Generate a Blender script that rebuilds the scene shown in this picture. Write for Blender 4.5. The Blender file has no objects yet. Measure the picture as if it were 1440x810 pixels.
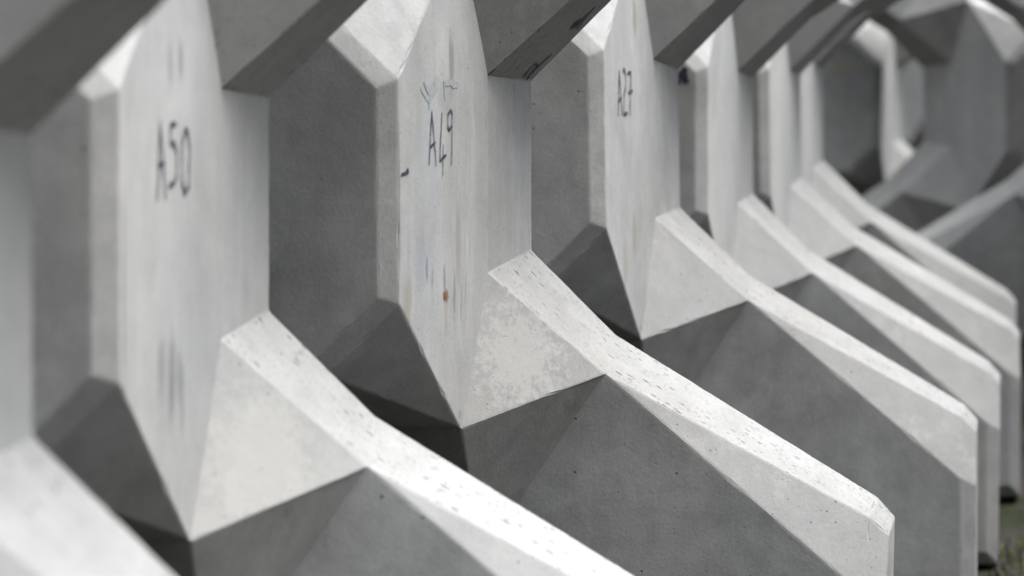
import bpy, bmesh, math, random
from mathutils import Vector, Matrix
random.seed(7)
sc = bpy.context.scene
col = sc.collection
GZ = 1.285                     # height of a block's centre above the ground

# ------------------------------------------------------------------ camera
cam_d = bpy.data.cameras.new('camera')
cam = bpy.data.objects.new('camera', cam_d)
col.objects.link(cam)
cam_d.sensor_width = 36.0
cam_d.lens = 100.15
cam_d.clip_start = 0.05
cam_d.clip_end = 500
cam.matrix_world = (Matrix.Translation((0, 0, GZ + 0.2319))
                    @ Matrix.Rotation(math.pi / 2 - 0.0812, 4, 'X')
                    @ Matrix.Rotation(-0.005, 4, 'Z'))
cam_d.dof.use_dof = True
cam_d.dof.focus_distance = 5.6
cam_d.dof.aperture_fstop = 2.9
cam_d.dof.aperture_blades = 9
sc.camera = cam

# ------------------------------------------------------------------ sky and sun (overcast)
SKY_POW, SKY_GAIN = 1.9, 5.0
SUN_EL, SUN_AZ = math.radians(60), math.radians(88)     # azimuth from +y (view direction) towards +x
w = bpy.data.worlds.new('World')
sc.world = w
w.use_nodes = True
nt = w.node_tree
nt.nodes.clear()
sky = nt.nodes.new('ShaderNodeTexSky')
sky.sky_type = 'NISHITA'
sky.sun_disc = False
sky.sun_elevation = SUN_EL
sky.sun_rotation = SUN_AZ
sky.air_density = 1.0
sky.dust_density = 0.2
sky.ozone_density = 1.0
hs = nt.nodes.new('ShaderNodeHueSaturation')
hs.inputs['Saturation'].default_value = 0.1
bg = nt.nodes.new('ShaderNodeBackground')
bg.inputs['Strength'].default_value = 0.06
wo = nt.nodes.new('ShaderNodeOutputWorld')
nt.links.new(sky.outputs[0], hs.inputs['Color'])
# an overcast sky is brightest overhead and dim along the horizon
tcw = nt.nodes.new('ShaderNodeTexCoord')
sep = nt.nodes.new('ShaderNodeSeparateXYZ')
mr = nt.nodes.new('ShaderNodeMapRange')
mr.inputs[1].default_value, mr.inputs[2].default_value = 0.0, 1.0
mr.inputs[3].default_value, mr.inputs[4].default_value = 0.0, 1.0
pw = nt.nodes.new('ShaderNodeMath')
pw.operation = 'POWER'
pw.inputs[1].default_value = SKY_POW
sg = nt.nodes.new('ShaderNodeMath')
sg.operation = 'MULTIPLY'
sg.inputs[1].default_value = SKY_GAIN
fl = nt.nodes.new('ShaderNodeMath')
fl.operation = 'ADD'
fl.inputs[1].default_value = 0.10
mx = nt.nodes.new('ShaderNodeMix')
mx.data_type, mx.blend_type = 'RGBA', 'MULTIPLY'
mx.inputs[0].default_value = 1.0
nt.links.new(tcw.outputs['Generated'], sep.inputs[0])
nt.links.new(sep.outputs[2], mr.inputs[0])
nt.links.new(hs.outputs[0], mx.inputs[6])
nt.links.new(mr.outputs[0], pw.inputs[0])
nt.links.new(pw.outputs[0], sg.inputs[0])
nt.links.new(sg.outputs[0], fl.inputs[0])
nt.links.new(fl.outputs[0], mx.inputs[7])
nt.links.new(mx.outputs[2], bg.inputs['Color'])
nt.links.new(bg.outputs[0], wo.inputs['Surface'])

sun_d = bpy.data.lights.new('sun', 'SUN')
sun_d.energy = 1.5
sun_d.angle = math.radians(40)
sun_d.color = (1.0, 0.975, 0.94)
sun = bpy.data.objects.new('sun', sun_d)
col.objects.link(sun)
sdir = Vector((math.sin(SUN_AZ) * math.cos(SUN_EL), math.cos(SUN_AZ) * math.cos(SUN_EL), math.sin(SUN_EL)))
sun.rotation_euler = sdir.to_track_quat('Z', 'Y').to_euler()
sun.location = (3, 4, 9)

sc.view_settings.view_transform = 'Standard'
sc.view_settings.look = 'None'
sc.view_settings.gamma = 1.0
sc.view_settings.exposure = 2.6
sc.cycles.max_bounces = 8
sc.cycles.diffuse_bounces = 1


# ------------------------------------------------------------------ node helper
class NT:
    def __init__(self, name):
        self.m = bpy.data.materials.new(name)
        self.m.use_nodes = True
        self.t = self.m.node_tree
        self.t.nodes.clear()

    def n(self, kind, **kw):
        nd = self.t.nodes.new(kind)
        for k, v in kw.items():
            setattr(nd, k, v)
        return nd

    def put(self, sock, v):
        if isinstance(v, bpy.types.NodeSocket):
            self.t.links.new(v, sock)
        elif isinstance(v, (tuple, list)) and len(v) == 3 and sock.type == 'RGBA':
            sock.default_value = (*v, 1)
        else:
            sock.default_value = v

    def math(self, op, a, b=0.0, c=None, clamp=False):
        nd = self.n('ShaderNodeMath', operation=op, use_clamp=clamp)
        self.put(nd.inputs[0], a)
        self.put(nd.inputs[1], b)
        if c is not None:
            self.put(nd.inputs[2], c)
        return nd.outputs[0]

    def vmath(self, op, a, b=(0, 0, 0)):
        nd = self.n('ShaderNodeVectorMath', operation=op)
        self.put(nd.inputs[0], a)
        self.put(nd.inputs[1], b)
        return nd.outputs['Value'] if op in ('LENGTH', 'DISTANCE', 'DOT_PRODUCT') else nd.outputs['Vector']

    def noise(self, vec, scale, detail=4.0, rough=0.55, dist=0.0):
        nd = self.n('ShaderNodeTexNoise')
        self.put(nd.inputs['Vector'], vec)
        self.put(nd.inputs['Scale'], scale)
        self.put(nd.inputs['Detail'], detail)
        self.put(nd.inputs['Roughness'], rough)
        self.put(nd.inputs['Distortion'], dist)
        return nd.outputs['Fac']

    def ramp(self, v, a, b, lo=0.0, hi=1.0, smooth=True):
        nd = self.n('ShaderNodeMapRange', interpolation_type='SMOOTHSTEP' if smooth else 'LINEAR')
        self.put(nd.inputs['Value'], v)
        for i, x in zip((1, 2, 3, 4), (a, b, lo, hi)):
            self.put(nd.inputs[i], x)
        return nd.outputs['Result']

    def mix(self, f, a, b, mode='MIX'):
        nd = self.n('ShaderNodeMix', data_type='RGBA', blend_type=mode)
        self.put(nd.inputs[0], f)
        self.put(nd.inputs[6], a)
        self.put(nd.inputs[7], b)
        return nd.outputs[2]

    def out(self, color, rough, height=None, bump=0.3, dist=0.01, spec=0.25):
        p = self.n('ShaderNodeBsdfPrincipled')
        self.put(p.inputs['Base Color'], color)
        self.put(p.inputs['Roughness'], rough)
        self.put(p.inputs['Specular IOR Level'], spec)
        if height is not None:
            b = self.n('ShaderNodeBump')
            self.put(b.inputs['Strength'], bump)
            self.put(b.inputs['Distance'], dist)
            self.put(b.inputs['Height'], height)
            self.t.links.new(b.outputs[0], p.inputs['Normal'])
        o = self.n('ShaderNodeOutputMaterial')
        self.t.links.new(p.outputs[0], o.inputs['Surface'])
        return self.m


def concrete(name, base, kind, stains=()):
    """Cast concrete. kind: plain / streak / porous / bloom.
    stains: (local centre xyz, radii xyz, colour, amount, ragged) in the block's own axes."""
    g = NT(name)
    tc = g.n('ShaderNodeTexCoord').outputs['Object']
    oc = g.n('ShaderNodeSeparateColor')
    g.t.links.new(g.n('ShaderNodeObjectInfo').outputs['Color'], oc.inputs[0])
    oi = oc.outputs[0]        # one random number per block, the same for all its parts
    off = g.n('ShaderNodeCombineXYZ')
    g.put(off.inputs[0], g.math('MULTIPLY', oi, 37.0))
    g.put(off.inputs[1], g.math('MULTIPLY', oi, 91.0))
    g.put(off.inputs[2], g.math('MULTIPLY', oi, 53.0))
    co = g.vmath('ADD', tc, off.outputs[0])
    cloud = g.noise(co, 3.2, 6, 0.6, 0.4)
    mid = g.noise(co, 17, 5, 0.6)
    fine = g.noise(co, 150, 3, 0.6)
    sv = g.vmath('MULTIPLY', co, (1.0, 1.0, 0.07))
    streak = g.noise(sv, 26, 4, 0.6)
    streak2 = g.noise(g.vmath('MULTIPLY', co, (1.0, 1.0, 0.16)), 7, 3, 0.5)
    amp = dict(plain=(.42, .26, .16, .12, .10), streak=(.24, .13, .15, .13, .14),
               porous=(.22, .20, .20, .0, .0), bloom=(.22, .16, .14, .0, .0))[kind]
    v = g.ramp(oc.outputs[1], 0, 1, .90, 1.09, False)
    for a, s in zip(amp, (cloud, mid, fine, streak, streak2)):
        if a:
            v = g.math('ADD', v, g.math('MULTIPLY', g.math('SUBTRACT', s, 0.5), a * 2))
    sc_ = g.n('ShaderNodeCombineColor')
    for i in range(3):
        g.put(sc_.inputs[i], v)
    colr = g.mix(1.0, base, sc_.outputs[0], 'MULTIPLY')
    if kind == 'plain':
        # pale cement film in ragged drifts, and faint dark water marks running down
        film = g.ramp(g.noise(g.vmath('ADD', co, (7, 1, 3)), 6, 9, .7, .6), .54, .66, 0, .38)
        colr = g.mix(film, colr, tuple(x * 1.28 for x in base))
        run = g.ramp(g.noise(g.vmath('MULTIPLY', co, (1, 1, .10)), 34, 5, .6, .3), .60, .74, 0, .45)
        run = g.math('MULTIPLY', run, g.ramp(g.noise(g.vmath('ADD', co, (1, 8, 2)), 4, 3), .45, .62))
        colr = g.mix(run, colr, tuple(x * .55 for x in base))
    if kind == 'streak':
        film = g.ramp(g.noise(g.vmath('MULTIPLY', co, (1, 1, .45)), 13, 9, .7, .5), .52, .66, 0, .45)
        colr = g.mix(film, colr, tuple(x * 1.22 for x in base))
        run = g.ramp(g.noise(g.vmath('MULTIPLY', co, (1, 1, .08)), 60, 6, .65, .2), .58, .70, 0, .5)
        run = g.math('MULTIPLY', run, g.ramp(g.noise(g.vmath('ADD', co, (1, 8, 2)), 6, 4), .46, .60))
        colr = g.mix(run, colr, tuple(x * .6 for x in base))
    # a faint warm / cool drift, as cement films have
    tint = g.noise(g.vmath('ADD', co, (5, 3, 9)), 2.1, 3, 0.5)
    colr = g.mix(g.ramp(tint, .4, .7, 0, .5), colr, g.mix(1.0, colr, (0.97, 1.0, 1.03), 'MULTIPLY'))
    colr = g.mix(g.ramp(tint, .55, .3, 0, .3), colr, g.mix(1.0, colr, (1.02, 1.0, 0.95), 'MULTIPLY'))
    height = g.math('ADD', g.math('MULTIPLY', mid, .6), g.math('MULTIPLY', fine, .25))
    # pinholes
    def pores(vec, scale, rmax, power):
        vo = g.n('ShaderNodeTexVoronoi')
        g.put(vo.inputs['Vector'], vec)
        g.put(vo.inputs['Scale'], scale)
        sp = g.n('ShaderNodeSeparateColor')
        g.t.links.new(vo.outputs['Color'], sp.inputs[0])
        r = g.math('MULTIPLY', g.math('POWER', sp.outputs[0], power), rmax)
        return g.ramp(g.math('DIVIDE', vo.outputs['Distance'], g.math('ADD', r, 1e-4)), .75, 1.05, 1, 0)
    wob = g.vmath('ADD', co, (0, 0, 0))
    if kind == 'porous':
        sx = g.n('ShaderNodeSeparateXYZ')
        g.t.links.new(tc, sx.inputs[0])
        ax, az = g.math('ABSOLUTE', sx.outputs[0]), g.math('ABSOLUTE', sx.outputs[2])
        al = g.math('MULTIPLY', g.math('ADD', ax, az), .7071)
        pe = g.math('MULTIPLY', g.math('SUBTRACT', ax, az), .7071)
        cb = g.n('ShaderNodeCombineXYZ')
        g.put(cb.inputs[0], g.math('ADD', g.math('MULTIPLY', al, .42), g.math('MULTIPLY', oi, 31)))
        g.put(cb.inputs[1], sx.outputs[1])
        g.put(cb.inputs[2], g.math('MULTIPLY', pe, .5))
        wv = g.n('ShaderNodeTexNoise')
        g.put(wv.inputs['Vector'], tc)
        g.put(wv.inputs['Scale'], 40.0)
        cv = g.vmath('ADD', cb.outputs[0], g.vmath('MULTIPLY', wv.outputs['Color'], (.006, .006, .006)))
        p1 = pores(cv, 85, .33, 2.2)
        p2 = pores(g.vmath('ADD', cv, (3, 8, 1)), 190, .40, 2.2)
        gate = g.ramp(g.noise(co, 6, 3), .36, .58, .3, 1)
        po = g.math('MAXIMUM', g.math('MULTIPLY', p1, gate), g.math('MULTIPLY', p2, g.math('MULTIPLY', gate, .7)))
        colr = g.mix(g.ramp(g.noise(cb.outputs[0], 30, 4), .5, .75, 0, .35), colr, (0.250, 0.250, 0.243))
    elif kind == 'bloom':
        bl = g.noise(co, 20, 10, .72, .3)
        big = g.noise(g.vmath('ADD', co, (2, 7, 4)), 3.0, 2, .5)
        bm_ = g.ramp(g.math('ADD', bl, g.math('MULTIPLY', big, .75)), .90, 1.0, 0, .28)
        colr = g.mix(bm_, colr, (0.280, 0.277, 0.267))
        height = g.math('ADD', height, g.math('MULTIPLY', bm_, .08))
        po = g.math('MAXIMUM', pores(wob, 42, .13, 4), pores(g.vmath('ADD', wob, (4, 4, 4)), 90, .20, 4))
    else:
        po = pores(wob, 30, .11 if kind == 'plain' else .07, 4)
        po = g.math('MAXIMUM', po, g.math('MULTIPLY', pores(g.vmath('ADD', wob, (4, 4, 4)), 80, .16, 5), .8))
    colr = g.mix(g.math('MULTIPLY', po, .85), colr, (.045, .045, .045))
    height = g.math('SUBTRACT', height, g.math('MULTIPLY', po, 2.0))
    # the mould seam: a broken dark line where the two halves of the form met
    sy = g.n('ShaderNodeSeparateXYZ')
    g.t.links.new(tc, sy.inputs[0])
    seam = g.math('MULTIPLY', g.ramp(g.math('ABSOLUTE', sy.outputs[1]), .0012, .0035, 1, 0),
                  g.ramp(g.noise(co, 38, 3, .7), .46, .60))
    colr = g.mix(g.math('MULTIPLY', seam, .85), colr, (.03, .03, .03))
    # worn arrises: paler, chipped rounding
    bv = g.n('ShaderNodeBevel', samples=4)
    bv.inputs['Radius'].default_value = 0.007
    geo = g.n('ShaderNodeNewGeometry')
    edge = g.math('SUBTRACT', 1.0, g.vmath('DOT_PRODUCT', bv.outputs[0], geo.outputs['True Normal']))
    em = g.math('MULTIPLY', g.ramp(edge, .015, .09), g.ramp(g.noise(co, 55, 4, .65), .42, .62))
    colr = g.mix(g.math('MULTIPLY', em, .5), colr, (0.286, 0.284, 0.277))
    for k, (c, r, cc, amt, rag) in enumerate(stains):
        d = g.vmath('DIVIDE', g.vmath('SUBTRACT', tc, c), r)
        nz = g.noise(g.vmath('MULTIPLY', g.vmath('ADD', tc, (k * 3.1, k, 1)), (1, 1, .35 if r[2] > r[1] * 1.5 else 1)), 70, 4, .65)
        dist = g.math('ADD', g.vmath('LENGTH', d), g.math('MULTIPLY', g.math('SUBTRACT', nz, .5), rag))
        colr = g.mix(g.ramp(dist, 1.05, .35, 0, amt), colr, cc)
    rough = g.ramp(cloud, .2, .8, .78, .95, False)
    return g.out(colr, rough, height, .45, .004)


BASE = (0.201, 0.201, 0.198)
M_PLAIN = concrete('cast_concrete', BASE, 'plain')
M_STREAK = concrete('formed_concrete', (0.213, 0.214, 0.213), 'streak')
M_PORE = concrete('trowelled_concrete', (0.200, 0.200, 0.196), 'porous')
M_BLOOM = concrete('bloomed_concrete', (0.204, 0.204, 0.199), 'bloom')


def flat_mat(name, c, rough=.8, vary=.3, scale=60):
    g = NT(name)
    tc = g.n('ShaderNodeTexCoord').outputs['Object']
    f = g.ramp(g.noise(tc, scale, 4, .6), .3, .75, 0, 1)
    return g.out(g.mix(f, c, tuple(min(1, x * (1 + vary) + .05 * vary) for x in c)), rough)


M_INK = flat_mat('marker_ink', (.008, .008, .018), .6, .9)
M_FADED = flat_mat('washed_out_ink', (.150, .159, .168), .9, .30, 120)
M_SOOT = flat_mat('form_oil', (.012, .012, .011), .5, .8)

# ------------------------------------------------------------------ the block: corner points (r, z, n)
#  r = sideways from the centre, z = up or down from the centre, n = towards the near end
PT = {'K': (.3055, .1848, .7595), 'L': (.3431, .1992, .7381), 'B': (.435, .4727, .4136), 'Q': (.4813, .1931, .2634),
      'P': (.5594, .1717, 0), 'E': (.7105, .3966, .2039), 'F': (.7302, .3432, 0), 'T': (1.2375, .6961, .1119),
      'S': (1.2635, .6754, 0), 'U': (1.2789, .7376, .0916), 'V': (1.3, .7161, 0), 'R': (1.2224, .8407, .1847),
      'W': (1.266, .8638, .1562),
      'k': (.1851, .3059, .7595), 'l': (.2107, .3276, .7381), 'q': (.1931, .4813, .2634), 'p': (.1717, .5594, 0),
      'e': (.467, .7532, .2039), 'f': (.3432, .7302, 0), 't': (.6961, 1.2375, .1119), 's': (.6754, 1.2635, 0),
      'u': (.7376, 1.2789, .0916), 'v': (.7161, 1.3, 0), 'r': (.8407, 1.2224, .1847), 'w': (.8638, 1.266, .1562),
      'C': (1.2224, 1.2224, .178), 'D': (1.262, 1.262, .150), 'H': (1.292, 1.292, 0)}
PLAIN, STREAK, PORE, BLOOM, CAP = 0, 1, 2, 3, 4
NB_BACK = .262                 # the back of a block is cut off flat here


def xyz(k, sx, sz, sn):
    r, z, n = PT[k]
    if sn < 0 and k in 'Bb':
        n = NB_BACK
    if sn < 0 and k in 'Qq':
        n = .25
    return Vector((sx * r, -sn * n, sz * z))


class Builder:
    def __init__(self):
        self.bm = bmesh.new()
        self.v = {}
        self.soft = set()

    def vert(self, p):
        k = tuple(round(x, 4) for x in p)
        if k not in self.v:
            self.v[k] = self.bm.verts.new(p)
        return self.v[k]

    def face(self, pts, mat, flip=False):
        vs = []
        for p in pts:
            q = self.vert(p)
            if q not in vs:
                vs.append(q)
        if len(vs) < 3:
            return
        if flip:
            vs.reverse()
        f = self.bm.faces.new(vs)
        f.material_index = mat
        return f

    def cap(self, loop, centre, mat=PLAIN):
        """close an open end that lies against the next part, as a fan to a point inside"""
        c = self.vert(centre)
        for i in range(len(loop)):
            a, b = self.vert(loop[i]), self.vert(loop[(i + 1) % len(loop)])
            if a is not b:
                f = self.bm.faces.new((a, b, c))
                f.material_index = CAP

    def mesh(self, name, mats, bevel=.0045):
        bm = self.bm
        bmesh.ops.recalc_face_normals(bm, faces=bm.faces[:])
        seam = {e for f in bm.faces if f.material_index == CAP for e in f.edges}
        sharp = [e for e in bm.edges if e not in seam and len(e.link_faces) == 2 and e.calc_face_angle(0) > .12]
        if bevel:
            strips = bmesh.ops.bevel(bm, geom=sharp, offset=bevel, offset_type='OFFSET', segments=2, profile=.6,
                            affect='EDGES', clamp_overlap=True, material=-1)['faces']
            self.wear(bm, set(strips))
        me = bpy.data.meshes.new(name)
        bm.to_mesh(me)
        bm.free()
        for m in mats + mats[:1]:
            me.materials.append(m)
        return me

    @staticmethod
    def wear(bm, strips):
        """uneven arrises: the long edges wander by a millimetre and are nicked here and there"""
        mid = sum((v.co for v in bm.verts), Vector()) / len(bm.verts)
        def cut(e, a, n):
            out = []
            for i in range(n - 1):
                e, v = bmesh.utils.edge_split(e, a, 1.0 / (n - i))
                e = [q for q in v.link_edges if a not in q.verts][0]
                a = v
                out.append(v)
            return out

        for e in list(bm.edges):
            L = e.calc_length()
            if L < .05 or len(e.link_faces) != 2 or not all(f in strips and len(f.verts) == 4 for f in e.link_faces):
                continue
            n = int(L / .024)
            a, b_ = e.verts
            sides = []
            for f in e.link_faces:
                opp = [q for q in f.edges if a not in q.verts and b_ not in q.verts]
                if len(opp) == 1:
                    c = [q for q in opp[0].verts if any(a in k.verts for k in q.link_edges if k in f.edges)]
                    if len(c) == 1:
                        sides.append((opp[0], c[0]))
            if len(sides) != 2:
                continue
            new = cut(e, a, n)
            for oe, c in sides:
                for m_, o_ in zip(new, cut(oe, c, n)):
                    com = [f for f in m_.link_faces if f in o_.link_faces]
                    if com:
                        bmesh.utils.face_split(com[0], m_, o_)
            nick = {}
            for _ in range(random.choice((0, 0, 1, 1, 2))):
                c = random.randrange(max(1, len(new)))
                nick[c] = random.uniform(.001, .003)
            for i, v in enumerate(new):
                v.co += Vector((random.gauss(0, 1), random.gauss(0, 1), random.gauss(0, 1))) * .0002
                if i in nick:
                    v.co += (mid - v.co).normalized() * nick[i]


MATS = [M_PLAIN, M_STREAK, M_PORE, M_BLOOM]


def leg_mesh(sx, sz):
    b = Builder()
    for sn in (1, -1):
        g = lambda k: xyz(k, sx, sz, sn)
        b.face([g('E'), g('R'), g('C'), g('r'), g('e')], PLAIN)          # broad flank
        b.face([g('R'), g('W'), g('D'), g('C')], PLAIN)                  # chamfer of the foot
        b.face([g('r'), g('w'), g('D'), g('C')], PLAIN)
        for o in ('EFTSUVRW', 'eftsuvrw'):
            E, F, T, S, U, V, R, W = o
            b.face([g(E), g(F), g(S), g(T)], PORE)                       # narrow upper edge
            b.face([g(T), g(S), g(V), g(U)], PORE)
            b.face([g(E), g(T), g(R)], BLOOM)
            b.face([g(T), g(U), g(W), g(R)], BLOOM)
            b.face([g(U), g(V), g('H'), g('D'), g(W)], PLAIN)            # end of the leg
    F_, B_ = (lambda k: xyz(k, sx, sz, 1)), (lambda k: xyz(k, sx, sz, -1))
    loop = [F_('E'), F_('F'), B_('E'), B_('e'), F_('f'), F_('e')]
    b.cap(loop, Vector((sx * .52, 0, sz * .52)))
    return b.mesh('leg', MATS)


def ring(sn):
    """the twelve points where the nose runs into the core"""
    out = []
    for sx, sz, order in ((1, 1, 'QBq'), (-1, 1, 'qBQ'), (-1, -1, 'QBq'), (1, -1, 'qBQ')):
        out += [xyz(k, sx, sz, sn) for k in order]
    return out


def nose_mesh(mats):
    b = Builder()
    g = lambda k, sx, sz: xyz(k, sx, sz, 1)
    octo = lambda a, c: [g(a, 1, -1), g(a, 1, 1), g(c, 1, 1), g(c, -1, 1), g(a, -1, 1), g(a, -1, -1), g(c, -1, -1), g(c, 1, -1)]
    inner, outer = octo('K', 'k'), octo('L', 'l')
    b.face(inner, PLAIN)
    for i in range(8):
        j = (i + 1) % 8
        b.face([inner[i], inner[j], outer[j], outer[i]], PLAIN)
    for s in (1, -1):
        b.face([g('L', s, -1), g('B', s, -1), g('Q', s, -1), g('Q', s, 1), g('B', s, 1), g('L', s, 1)], STREAK)
        b.face([g('l', -1, s), g('B', -1, s), g('q', -1, s), g('q', 1, s), g('B', 1, s), g('l', 1, s)], STREAK)
        for t in (1, -1):
            b.face([g('L', s, t), g('l', s, t), g('B', s, t)], PLAIN)
    b.cap(ring(1), Vector((0, -.18, 0)))
    return b.mesh('nose', mats)


def core_mesh():
    b = Builder()
    for sn in (1, -1):
        for sx in (1, -1):
            for sz in (1, -1):
                g = lambda k: xyz(k, sx, sz, sn)
                b.face([g('B'), g('Q'), g('E')], BLOOM)
                b.face([g('B'), g('q'), g('e')], BLOOM)
                b.face([g('B'), g('E'), g('e')], PLAIN)
                b.face([g('Q'), g('P'), g('F'), g('E')], PORE)
                b.face([g('q'), g('p'), g('f'), g('e')], PORE)
        for s in (1, -1):
            b.face([xyz('Q', s, -1, sn), xyz('P', s, -1, sn), xyz('P', s, 1, sn), xyz('Q', s, 1, sn)], STREAK)
            b.face([xyz('q', -1, s, sn), xyz('p', -1, s, sn), xyz('p', 1, s, sn), xyz('q', 1, s, sn)], STREAK)
    b.cap(ring(1), Vector((0, -.2, 0)))
    back = ring(-1)
    c = b.vert(Vector((0, .275, 0)))
    for i in range(12):
        f = b.bm.faces.new((b.vert(back[i]), b.vert(back[(i + 1) % 12]), c))
        f.material_index = PLAIN
    for sx in (1, -1):
        for sz in (1, -1):
            A, Z = (lambda k: xyz(k, sx, sz, 1)), (lambda k: xyz(k, sx, sz, -1))
            b.cap([A('E'), A('F'), Z('E'), Z('e'), A('f'), A('e')], Vector((sx * .54, 0, sz * .54)))
    return b.mesh('core', MATS)


def side_pt(n, z, lift=.0012):
    """a point on the right-hand side panel of the nose, lifted off the surface"""
    L, Q = PT['L'], PT['Q']
    t = (n - Q[2]) / (L[2] - Q[2])
    nv = Vector((L[2] - Q[2], -(Q[0] - L[0]), 0)).normalized()       # outward, in (x, y)
    p = Vector((Q[0] + (L[0] - Q[0]) * t, -n, z))
    return p + Vector((nv.x, nv.y, 0)) * lift


def strokes_mesh(name, polys, width, m, lift=.0012, plane=side_pt):
    """pen strokes laid as thin ribbons with round ends on a face"""
    bm = bmesh.new()
    k = 0
    for pl in polys:
        # soften the corners a little
        pts = [Vector((a, b)) for a, b in pl]
        fine = []
        for i in range(len(pts) - 1):
            for s in range(6):
                p = pts[i].lerp(pts[i + 1], s / 6)
                fine.append(p + Vector((random.uniform(-1, 1), random.uniform(-1, 1))) * .0004)
        fine.append(pts[-1])
        prev = None
        for i, p in enumerate(fine):
            a, c = fine[max(0, i - 1)], fine[min(len(fine) - 1, i + 1)]
            d = (c - a).normalized() if (c - a).length > 0 else Vector((1, 0))
            nrm = Vector((-d.y, d.x)) * width * random.uniform(.8, 1.15) * (.30 + .45 * abs(d.x))
            l = lift + .00006 * k
            cur = (bm.verts.new(plane(p.x + nrm.x, p.y + nrm.y, l)), bm.verts.new(plane(p.x - nrm.x, p.y - nrm.y, l)))
            if prev:
                bm.faces.new((prev[0], prev[1], cur[1], cur[0]))
            prev = cur
        for p in (fine[0], fine[-1]):
            vs = [bm.verts.new(plane(p.x + math.cos(t) * width * .42, p.y + math.sin(t) * width * .42, lift + .00006 * k + .00003))
                  for t in [q * math.tau / 10 for q in range(10)]]
            bm.faces.new(vs)
        k += 1
    me = bpy.data.meshes.new(name)
    bm.to_mesh(me)
    bm.free()
    me.materials.append(m)
    return me


# ------------------------------------------------------------------ ground
def ground():
    bm = bmesh.new()
    R = 160
    bmesh.ops.create_grid(bm, x_segments=2, y_segments=2, size=R)
    me = bpy.data.meshes.new('ground')
    bm.to_mesh(me)
    bm.free()
    g = NT('trodden_earth')
    tc = g.n('ShaderNodeTexCoord').outputs['Object']
    a = g.noise(tc, 1.3, 6, .6, .5)
    b = g.noise(tc, 14, 6, .65)
    c1 = g.mix(g.ramp(b, .3, .7), (.018, .016, .014), (.034, .028, .026))
    c2 = g.mix(g.ramp(b, .35, .7), (.008, .013, .004), (.020, .025, .006))
    me.materials.append(g.out(g.mix(g.ramp(a, .48, .58), c1, c2), .95, b, .6, .05))
    o = bpy.data.objects.new('ground', me)
    o.location = (0, 8, 0)
    o['kind'] = 'structure'
    col.objects.link(o)


ground()

# ------------------------------------------------------------------ the blocks
GROUP = 'interlocking concrete breakwater blocks stored in rows'


def block(pose, label, nose=None, core=None):
    x, y, yaw, dz, roll, pitch = pose
    root = bpy.data.objects.new('breakwater_block', None)
    root.empty_display_size = .3
    col.objects.link(root)
    root.matrix_world = (Matrix.Translation((x, y, GZ + dz)) @ Matrix.Rotation(yaw, 4, 'Z')
                         @ Matrix.Rotation(pitch, 4, 'X') @ Matrix.Rotation(-roll, 4, 'Y'))
    root['label'] = label
    root['category'] = 'concrete block'
    root['group'] = GROUP
    tone = (random.random(), random.random(), random.random(), 1)
    parts = [('core', core or core_mesh()), ('nose', nose or nose_mesh(MATS))]
    parts += [('leg', leg_mesh(sx, sz)) for sx in (1, -1) for sz in (1, -1)]
    for nm, me in parts:
        o = bpy.data.objects.new(nm, me)
        o.color = tone
        o.parent = root
        col.objects.link(o)
    return root


def child(root, name, me, label=None):
    o = bpy.data.objects.new(name, me)
    o.parent = root
    if label:
        o['label'] = label
    col.objects.link(o)
    return o


def on_side(n, z, rn, rz):
    p = side_pt(n, z, 0)
    return (p.x, p.y, p.z), (.05, rn, rz)


def side_stains(lst):
    return [(*on_side(n, z, rn, rz), c, a, rg) for n, z, rn, rz, c, a, rg in lst]


GREY, DARK, BLUE, RUST, BROWN = (.085, .088, .095), (.05, .05, .052), (.13, .15, .18), (.115, .060, .028), (.14, .13, .105)
S49 = side_stains([(.6293, -.13, .035, .07, BLUE, .3, 1.2), (.5966, -.150, .009, .030, GREY, .75, 1.2), (.5675, -.172, .007, .03, GREY, .45, 1.2), (.61, -.15, .05, .06, BLUE, .15, 1.6),
                   (.5037, -.175, .009, .04, GREY, .65, 1.2), (.4502, -.215, .010, .06, GREY, .55, 1.2), (.4114, -.24, .008, .05, GREY, .4, 1.2),
                   (.4964, -.2115, .020, .016, RUST, .95, 1.4), (.5037, -.2115, .009, .012, (.055, .028, .012), .95, 1.2), (.4964, -.245, .014, .05, RUST, .22, 1.4),
                   (.4295, -.1154, .02, .10, BROWN, .5, .8), (.464, .2183, .018, .07, GREY, .6, .8), (.70, -.22, .03, .09, BROWN, .6, .9),
                   (.50, .155, .05, .05, GREY, .25, .9), (.58, .06, .09, .14, (.20, .215, .23), .4, .9)])
S49 += side_stains([(.42, -.445, .012, .014, RUST, .3, 1.0), (.735, .0, .006, .17, DARK, .5, 1.3)])
S50 = side_stains([(.5548, -.20, .018, .055, GREY, .45, 1.3), (.505, -.215, .022, .085, GREY, .65, 1.2), (.470, -.225, .016, .05, GREY, .5, 1.4), (.4546, -.262, .014, .07, GREY, .4, 1.3), (.53, -.24, .07, .09, GREY, .18, 1.5),
                   (.4633, .235, .014, .04, GREY, .6, .7), (.5134, .23, .016, .05, GREY, .4, .7), (.72, -.1, .01, .2, DARK, .4, 1.2)])
S27 = side_stains([(.42, -.445, .014, .014, RUST, .4, 1.0), (.441, .2825, .025, .06, BROWN, .8, .7), (.4721, -.2229, .025, .07, BROWN, .7, .8), (.5654, -.285, .03, .07, BROWN, .5, .8)])


def nose_with(stains, name):
    return nose_mesh([M_PLAIN, concrete(name, (0.213, 0.214, 0.213), 'streak', stains), M_PORE, M_BLOOM])


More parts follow.
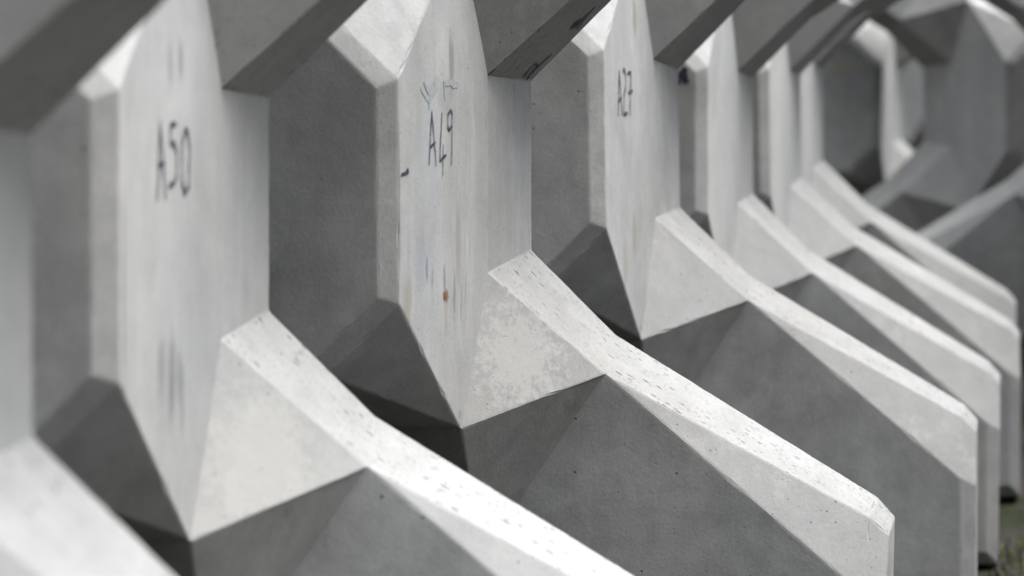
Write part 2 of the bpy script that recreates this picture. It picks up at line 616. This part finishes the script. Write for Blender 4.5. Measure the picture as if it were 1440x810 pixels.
PALE = (0.276, 0.274, 0.264)
CORE49 = core_mesh()
CORE49.materials[PORE] = concrete('oil_smeared_concrete', (0.200, 0.200, 0.196), 'porous',
                                  [((.650, -.066, .287), (.030, .030, .018), (.02, .02, .02), .95, .8),
                                   ((.668, -.055, .300), (.030, .016, .022), (.03, .03, .03), .7, .9)])
CORE49.materials[BLOOM] = concrete('flaked_concrete', (0.190, 0.190, 0.186), 'bloom',
                                   [((.545, -.30, -.345), (.11, .16, .13), PALE, .55, 2.6)])
CORE50 = core_mesh()
CORE50.materials[BLOOM] = concrete('blotched_concrete', (0.204, 0.204, 0.199), 'bloom',
                                   [((.545, -.30, -.37), (.11, .17, .15), PALE, .55, 1.9)])
b50 = block((-.9463, 4.523, .1057, .003, -.0134, .0088), 'pale concrete block with A50 handwritten on its side panel', nose_with(S50, 'stained_concrete'), CORE50)
b49 = block((-.5182, 5.7771, -.0324, .0124, -.0035, .0239), 'sharp concrete block with A49 handwritten above a rust spot', nose_with(S49, 'rust_spotted_concrete'), CORE49)
b27 = block((-.1403, 7.1062, .0101, .0184, .0114, -.0323), 'concrete block with A27 handwritten on its narrow side panel', nose_with(S27, 'smudged_concrete'))
b12 = block((.1555, 8.3989, .0438, -.0065, .0016, -.0105), 'concrete block directly behind A27 with black numerals on its shaded end face')
b4 = block((.4212, 9.6051, .0586, -.0167, .0177, -.0003), 'unmarked concrete block second behind A27 in the curving row')
b5 = block((.6136, 10.6967, .062, .0063, .0074, .0173), 'unmarked concrete block third behind A27, its leg the highest of the stacked ribs')
y_nose = nose_mesh([concrete('yellow_smeared_concrete', BASE, 'plain', [((.15, -.76, .19), (.10, .05, .022), (.26, .245, .10), .40, 1.6)]), M_STREAK, M_PORE, M_BLOOM])
b6 = block((1.386, 14.20, .0268, -.0049, -.0153, .004), 'far blurred concrete block with a yellow smear on its end face', y_nose)
b7 = block((2.478, 13.32, .054, .0049, .0151, -.0012), 'blurred concrete block turned left, broad pointed side panel at upper right')
bm1 = block((-1.0992, 3.1658, .0722, -.0163, -.0136, .0001), 'nearest very blurred concrete block cut off by the left edge')
b9 = block((2.862, 12.139, -.1559, .0275, -.0125, .0085), 'blurred concrete block at the right edge, pale leg sweeping down to the left')
b10 = block((3.79, 24.45, .0196, -.0281, .0047, .0027), 'farthest concrete block, seen narrow between yellow-smeared block and broad pointed panel')

# unseen blocks added to carry on the facing row and shade the low sky
for X, Y, yaw in ((3.42, 10.9, -.05), (3.42, 9.68, .03), (3.36, 8.45, -.02), (3.3, 7.22, .04), (3.24, 5.98, 0), (3.18, 4.75, -.03), (3.12, 3.5, .02)):
    block((X, Y, yaw, 0, 0, 0), 'unseen concrete block added to the facing row to shade low sky, just outside the right edge of the view')

A49 = [[(.5863, .041), (.5718, .1372), (.5499, .0357)], [(.5786, .0712), (.5552, .0776)], [(.519, .1298), (.5306, .0427), (.4984, .0517)],
       [(.5124, .0706), (.5146, .0159)], [(.465, .1274), (.4725, .1335), (.4862, .127), (.488, .1025), (.479, .0969), (.4668, .1041)],
       [(.4642, .13), (.4678, .0332)]]
Y49 = [[(.6223, .1786), (.5846, .1556), (.539, .1781)], [(.6079, .1894), (.5858, .1709), (.5425, .1923)], [(.5846, .1581), (.5833, .1428)],
       [(.5056, .186), (.5022, .1575)], [(.5019, .1833), (.4718, .1849), (.4568, .1791), (.4301, .1782)]]
DASH = [[(.7263, .0298), (.7056, .0322), (.6917, .032)], [(.7021, .0332), (.693, .0381)]]
A27 = [[(.6187, .0554), (.604, .1582), (.5813, .0567)], [(.6152, .0862), (.5859, .0938)],
       [(.5668, .1539), (.5587, .1618), (.5432, .1472), (.543, .1223), (.5616, .0992), (.566, .0558), (.533, .0597)],
       [(.5213, .1518), (.4916, .1535), (.5004, .1095), (.5072, .0562)], [(.5188, .1082), (.481, .1108)]]
A50 = [[(.5757, .0423), (.564, .1522), (.5394, .042)], [(.5722, .0896), (.5465, .0907)],
       [(.4916, .1445), (.5168, .1438), (.5158, .1185), (.4974, .1169), (.4877, .1025), (.4878, .0708), (.4977, .0608), (.5223, .0585)],
       [(.4467, .1372), (.4626, .1156), (.4628, .0625), (.4499, .0423), (.4309, .052), (.426, .1089), (.4348, .1306), (.4467, .1372)]]
N12 = [[(.2307, .1743), (.2349, .2032), (.2368, .1876), (.2381, .2044)], [(.2405, .2068), (.249, .208), (.2502, .1947), (.2429, .1803), (.2543, .1797)]]


def end_pt(a, z, lift=.0012):
    return Vector((a, -(PT['K'][2] + lift), z))


child(b49, 'handwritten_number', strokes_mesh('handwritten_number', A49, .0042, M_INK), 'thin dark handwritten A49')
child(b49, 'faded_mark', strokes_mesh('faded_mark', Y49, .0075, M_FADED, .0006), 'faded grey Y and scrawl')
child(b49, 'pen_dash', strokes_mesh('pen_dash', DASH, .0045, M_INK), 'short black dash near the front edge')
child(b27, 'handwritten_number', strokes_mesh('handwritten_number', A27, .0060, M_INK), 'thin dark handwritten A27')
child(b50, 'handwritten_number', strokes_mesh('handwritten_number', A50, .0055, M_INK), 'blurred dark handwritten A50')
child(b12, 'handwritten_number', strokes_mesh('handwritten_number', [[(a + .031, b - .018) for a, b in l] for l in N12], .013, M_INK, .0012, end_pt), 'thick black numerals, partly hidden')

_q, _p, _f = (Vector((PT[k][0], -PT[k][2], PT[k][1])) for k in 'QPF')
_nv = (_p - _q).cross(_f - _q).normalized()
if _nv.z > 0:
    _nv.negate()


def upper_leg_pt(a, n, lift=.0012):
    """a point on the underside of the upper leg's narrow edge, from its r and n"""
    y = -n
    z = _q.z - ((a - _q.x) * _nv.x + (y - _q.y) * _nv.y) / _nv.z
    return Vector((a, y, z)) + _nv * lift


SCR = [[(.5457, .0661), (.5557, .0769), (.5688, .0722), (.5716, .0486), (.5592, .0511), (.5518, .0342)],
       [(.5604, .0437), (.577, .0433), (.5991, .039)], [(.4831, .2600), (.4935, .2535)], [(.6518, .034), (.6685, .0521), (.6856, .0575)]]
for line in (SCR[0:2], SCR[2:3], SCR[3:4]):
    child(b49, 'ink_scribble', strokes_mesh('ink_scribble', line, .006, M_INK, .0012, upper_leg_pt), 'black pen scribble under the upper leg')

# ------------------------------------------------------------------ grass and weeds at the foot of the row
def grass():
    bm = bmesh.new()
    for _ in range(650):
        x, y = random.uniform(1.38, 1.9), random.uniform(7.9, 8.75)
        if math.sin(x * 5.1 + 1.3) * math.cos(y * 3.7) + random.uniform(-.5, .5) < .05:
            continue
        h = random.uniform(.02, .06)
        a = random.uniform(0, math.tau)
        d = Vector((math.cos(a), math.sin(a), 0))
        s = Vector((-d.y, d.x, 0)) * random.uniform(.002, .0045)
        p = Vector((x, y, -.005))
        m_ = p + d * h * .2 + Vector((0, 0, h * .6))
        t = p + d * h * random.uniform(.3, .8) + Vector((0, 0, h))
        v = [bm.verts.new(q) for q in (p - s, p + s, m_ + s * .8, m_ - s * .8, t)]
        bm.faces.new((v[0], v[1], v[2], v[3]))
        bm.faces.new((v[3], v[2], v[4]))
    me = bpy.data.meshes.new('grass')
    bm.to_mesh(me)
    bm.free()
    g = NT('grass_blade')
    tc = g.n('ShaderNodeTexCoord').outputs['Object']
    me.materials.append(g.out(g.mix(g.ramp(g.noise(tc, 9, 3), .35, .65), (.03, .05, .008), (.09, .085, .016)), .7))
    o = bpy.data.objects.new('grass', me)
    o['kind'] = 'stuff'
    o['label'] = 'short yellow-green grass on the earth at the foot of the blocks'
    col.objects.link(o)


grass()
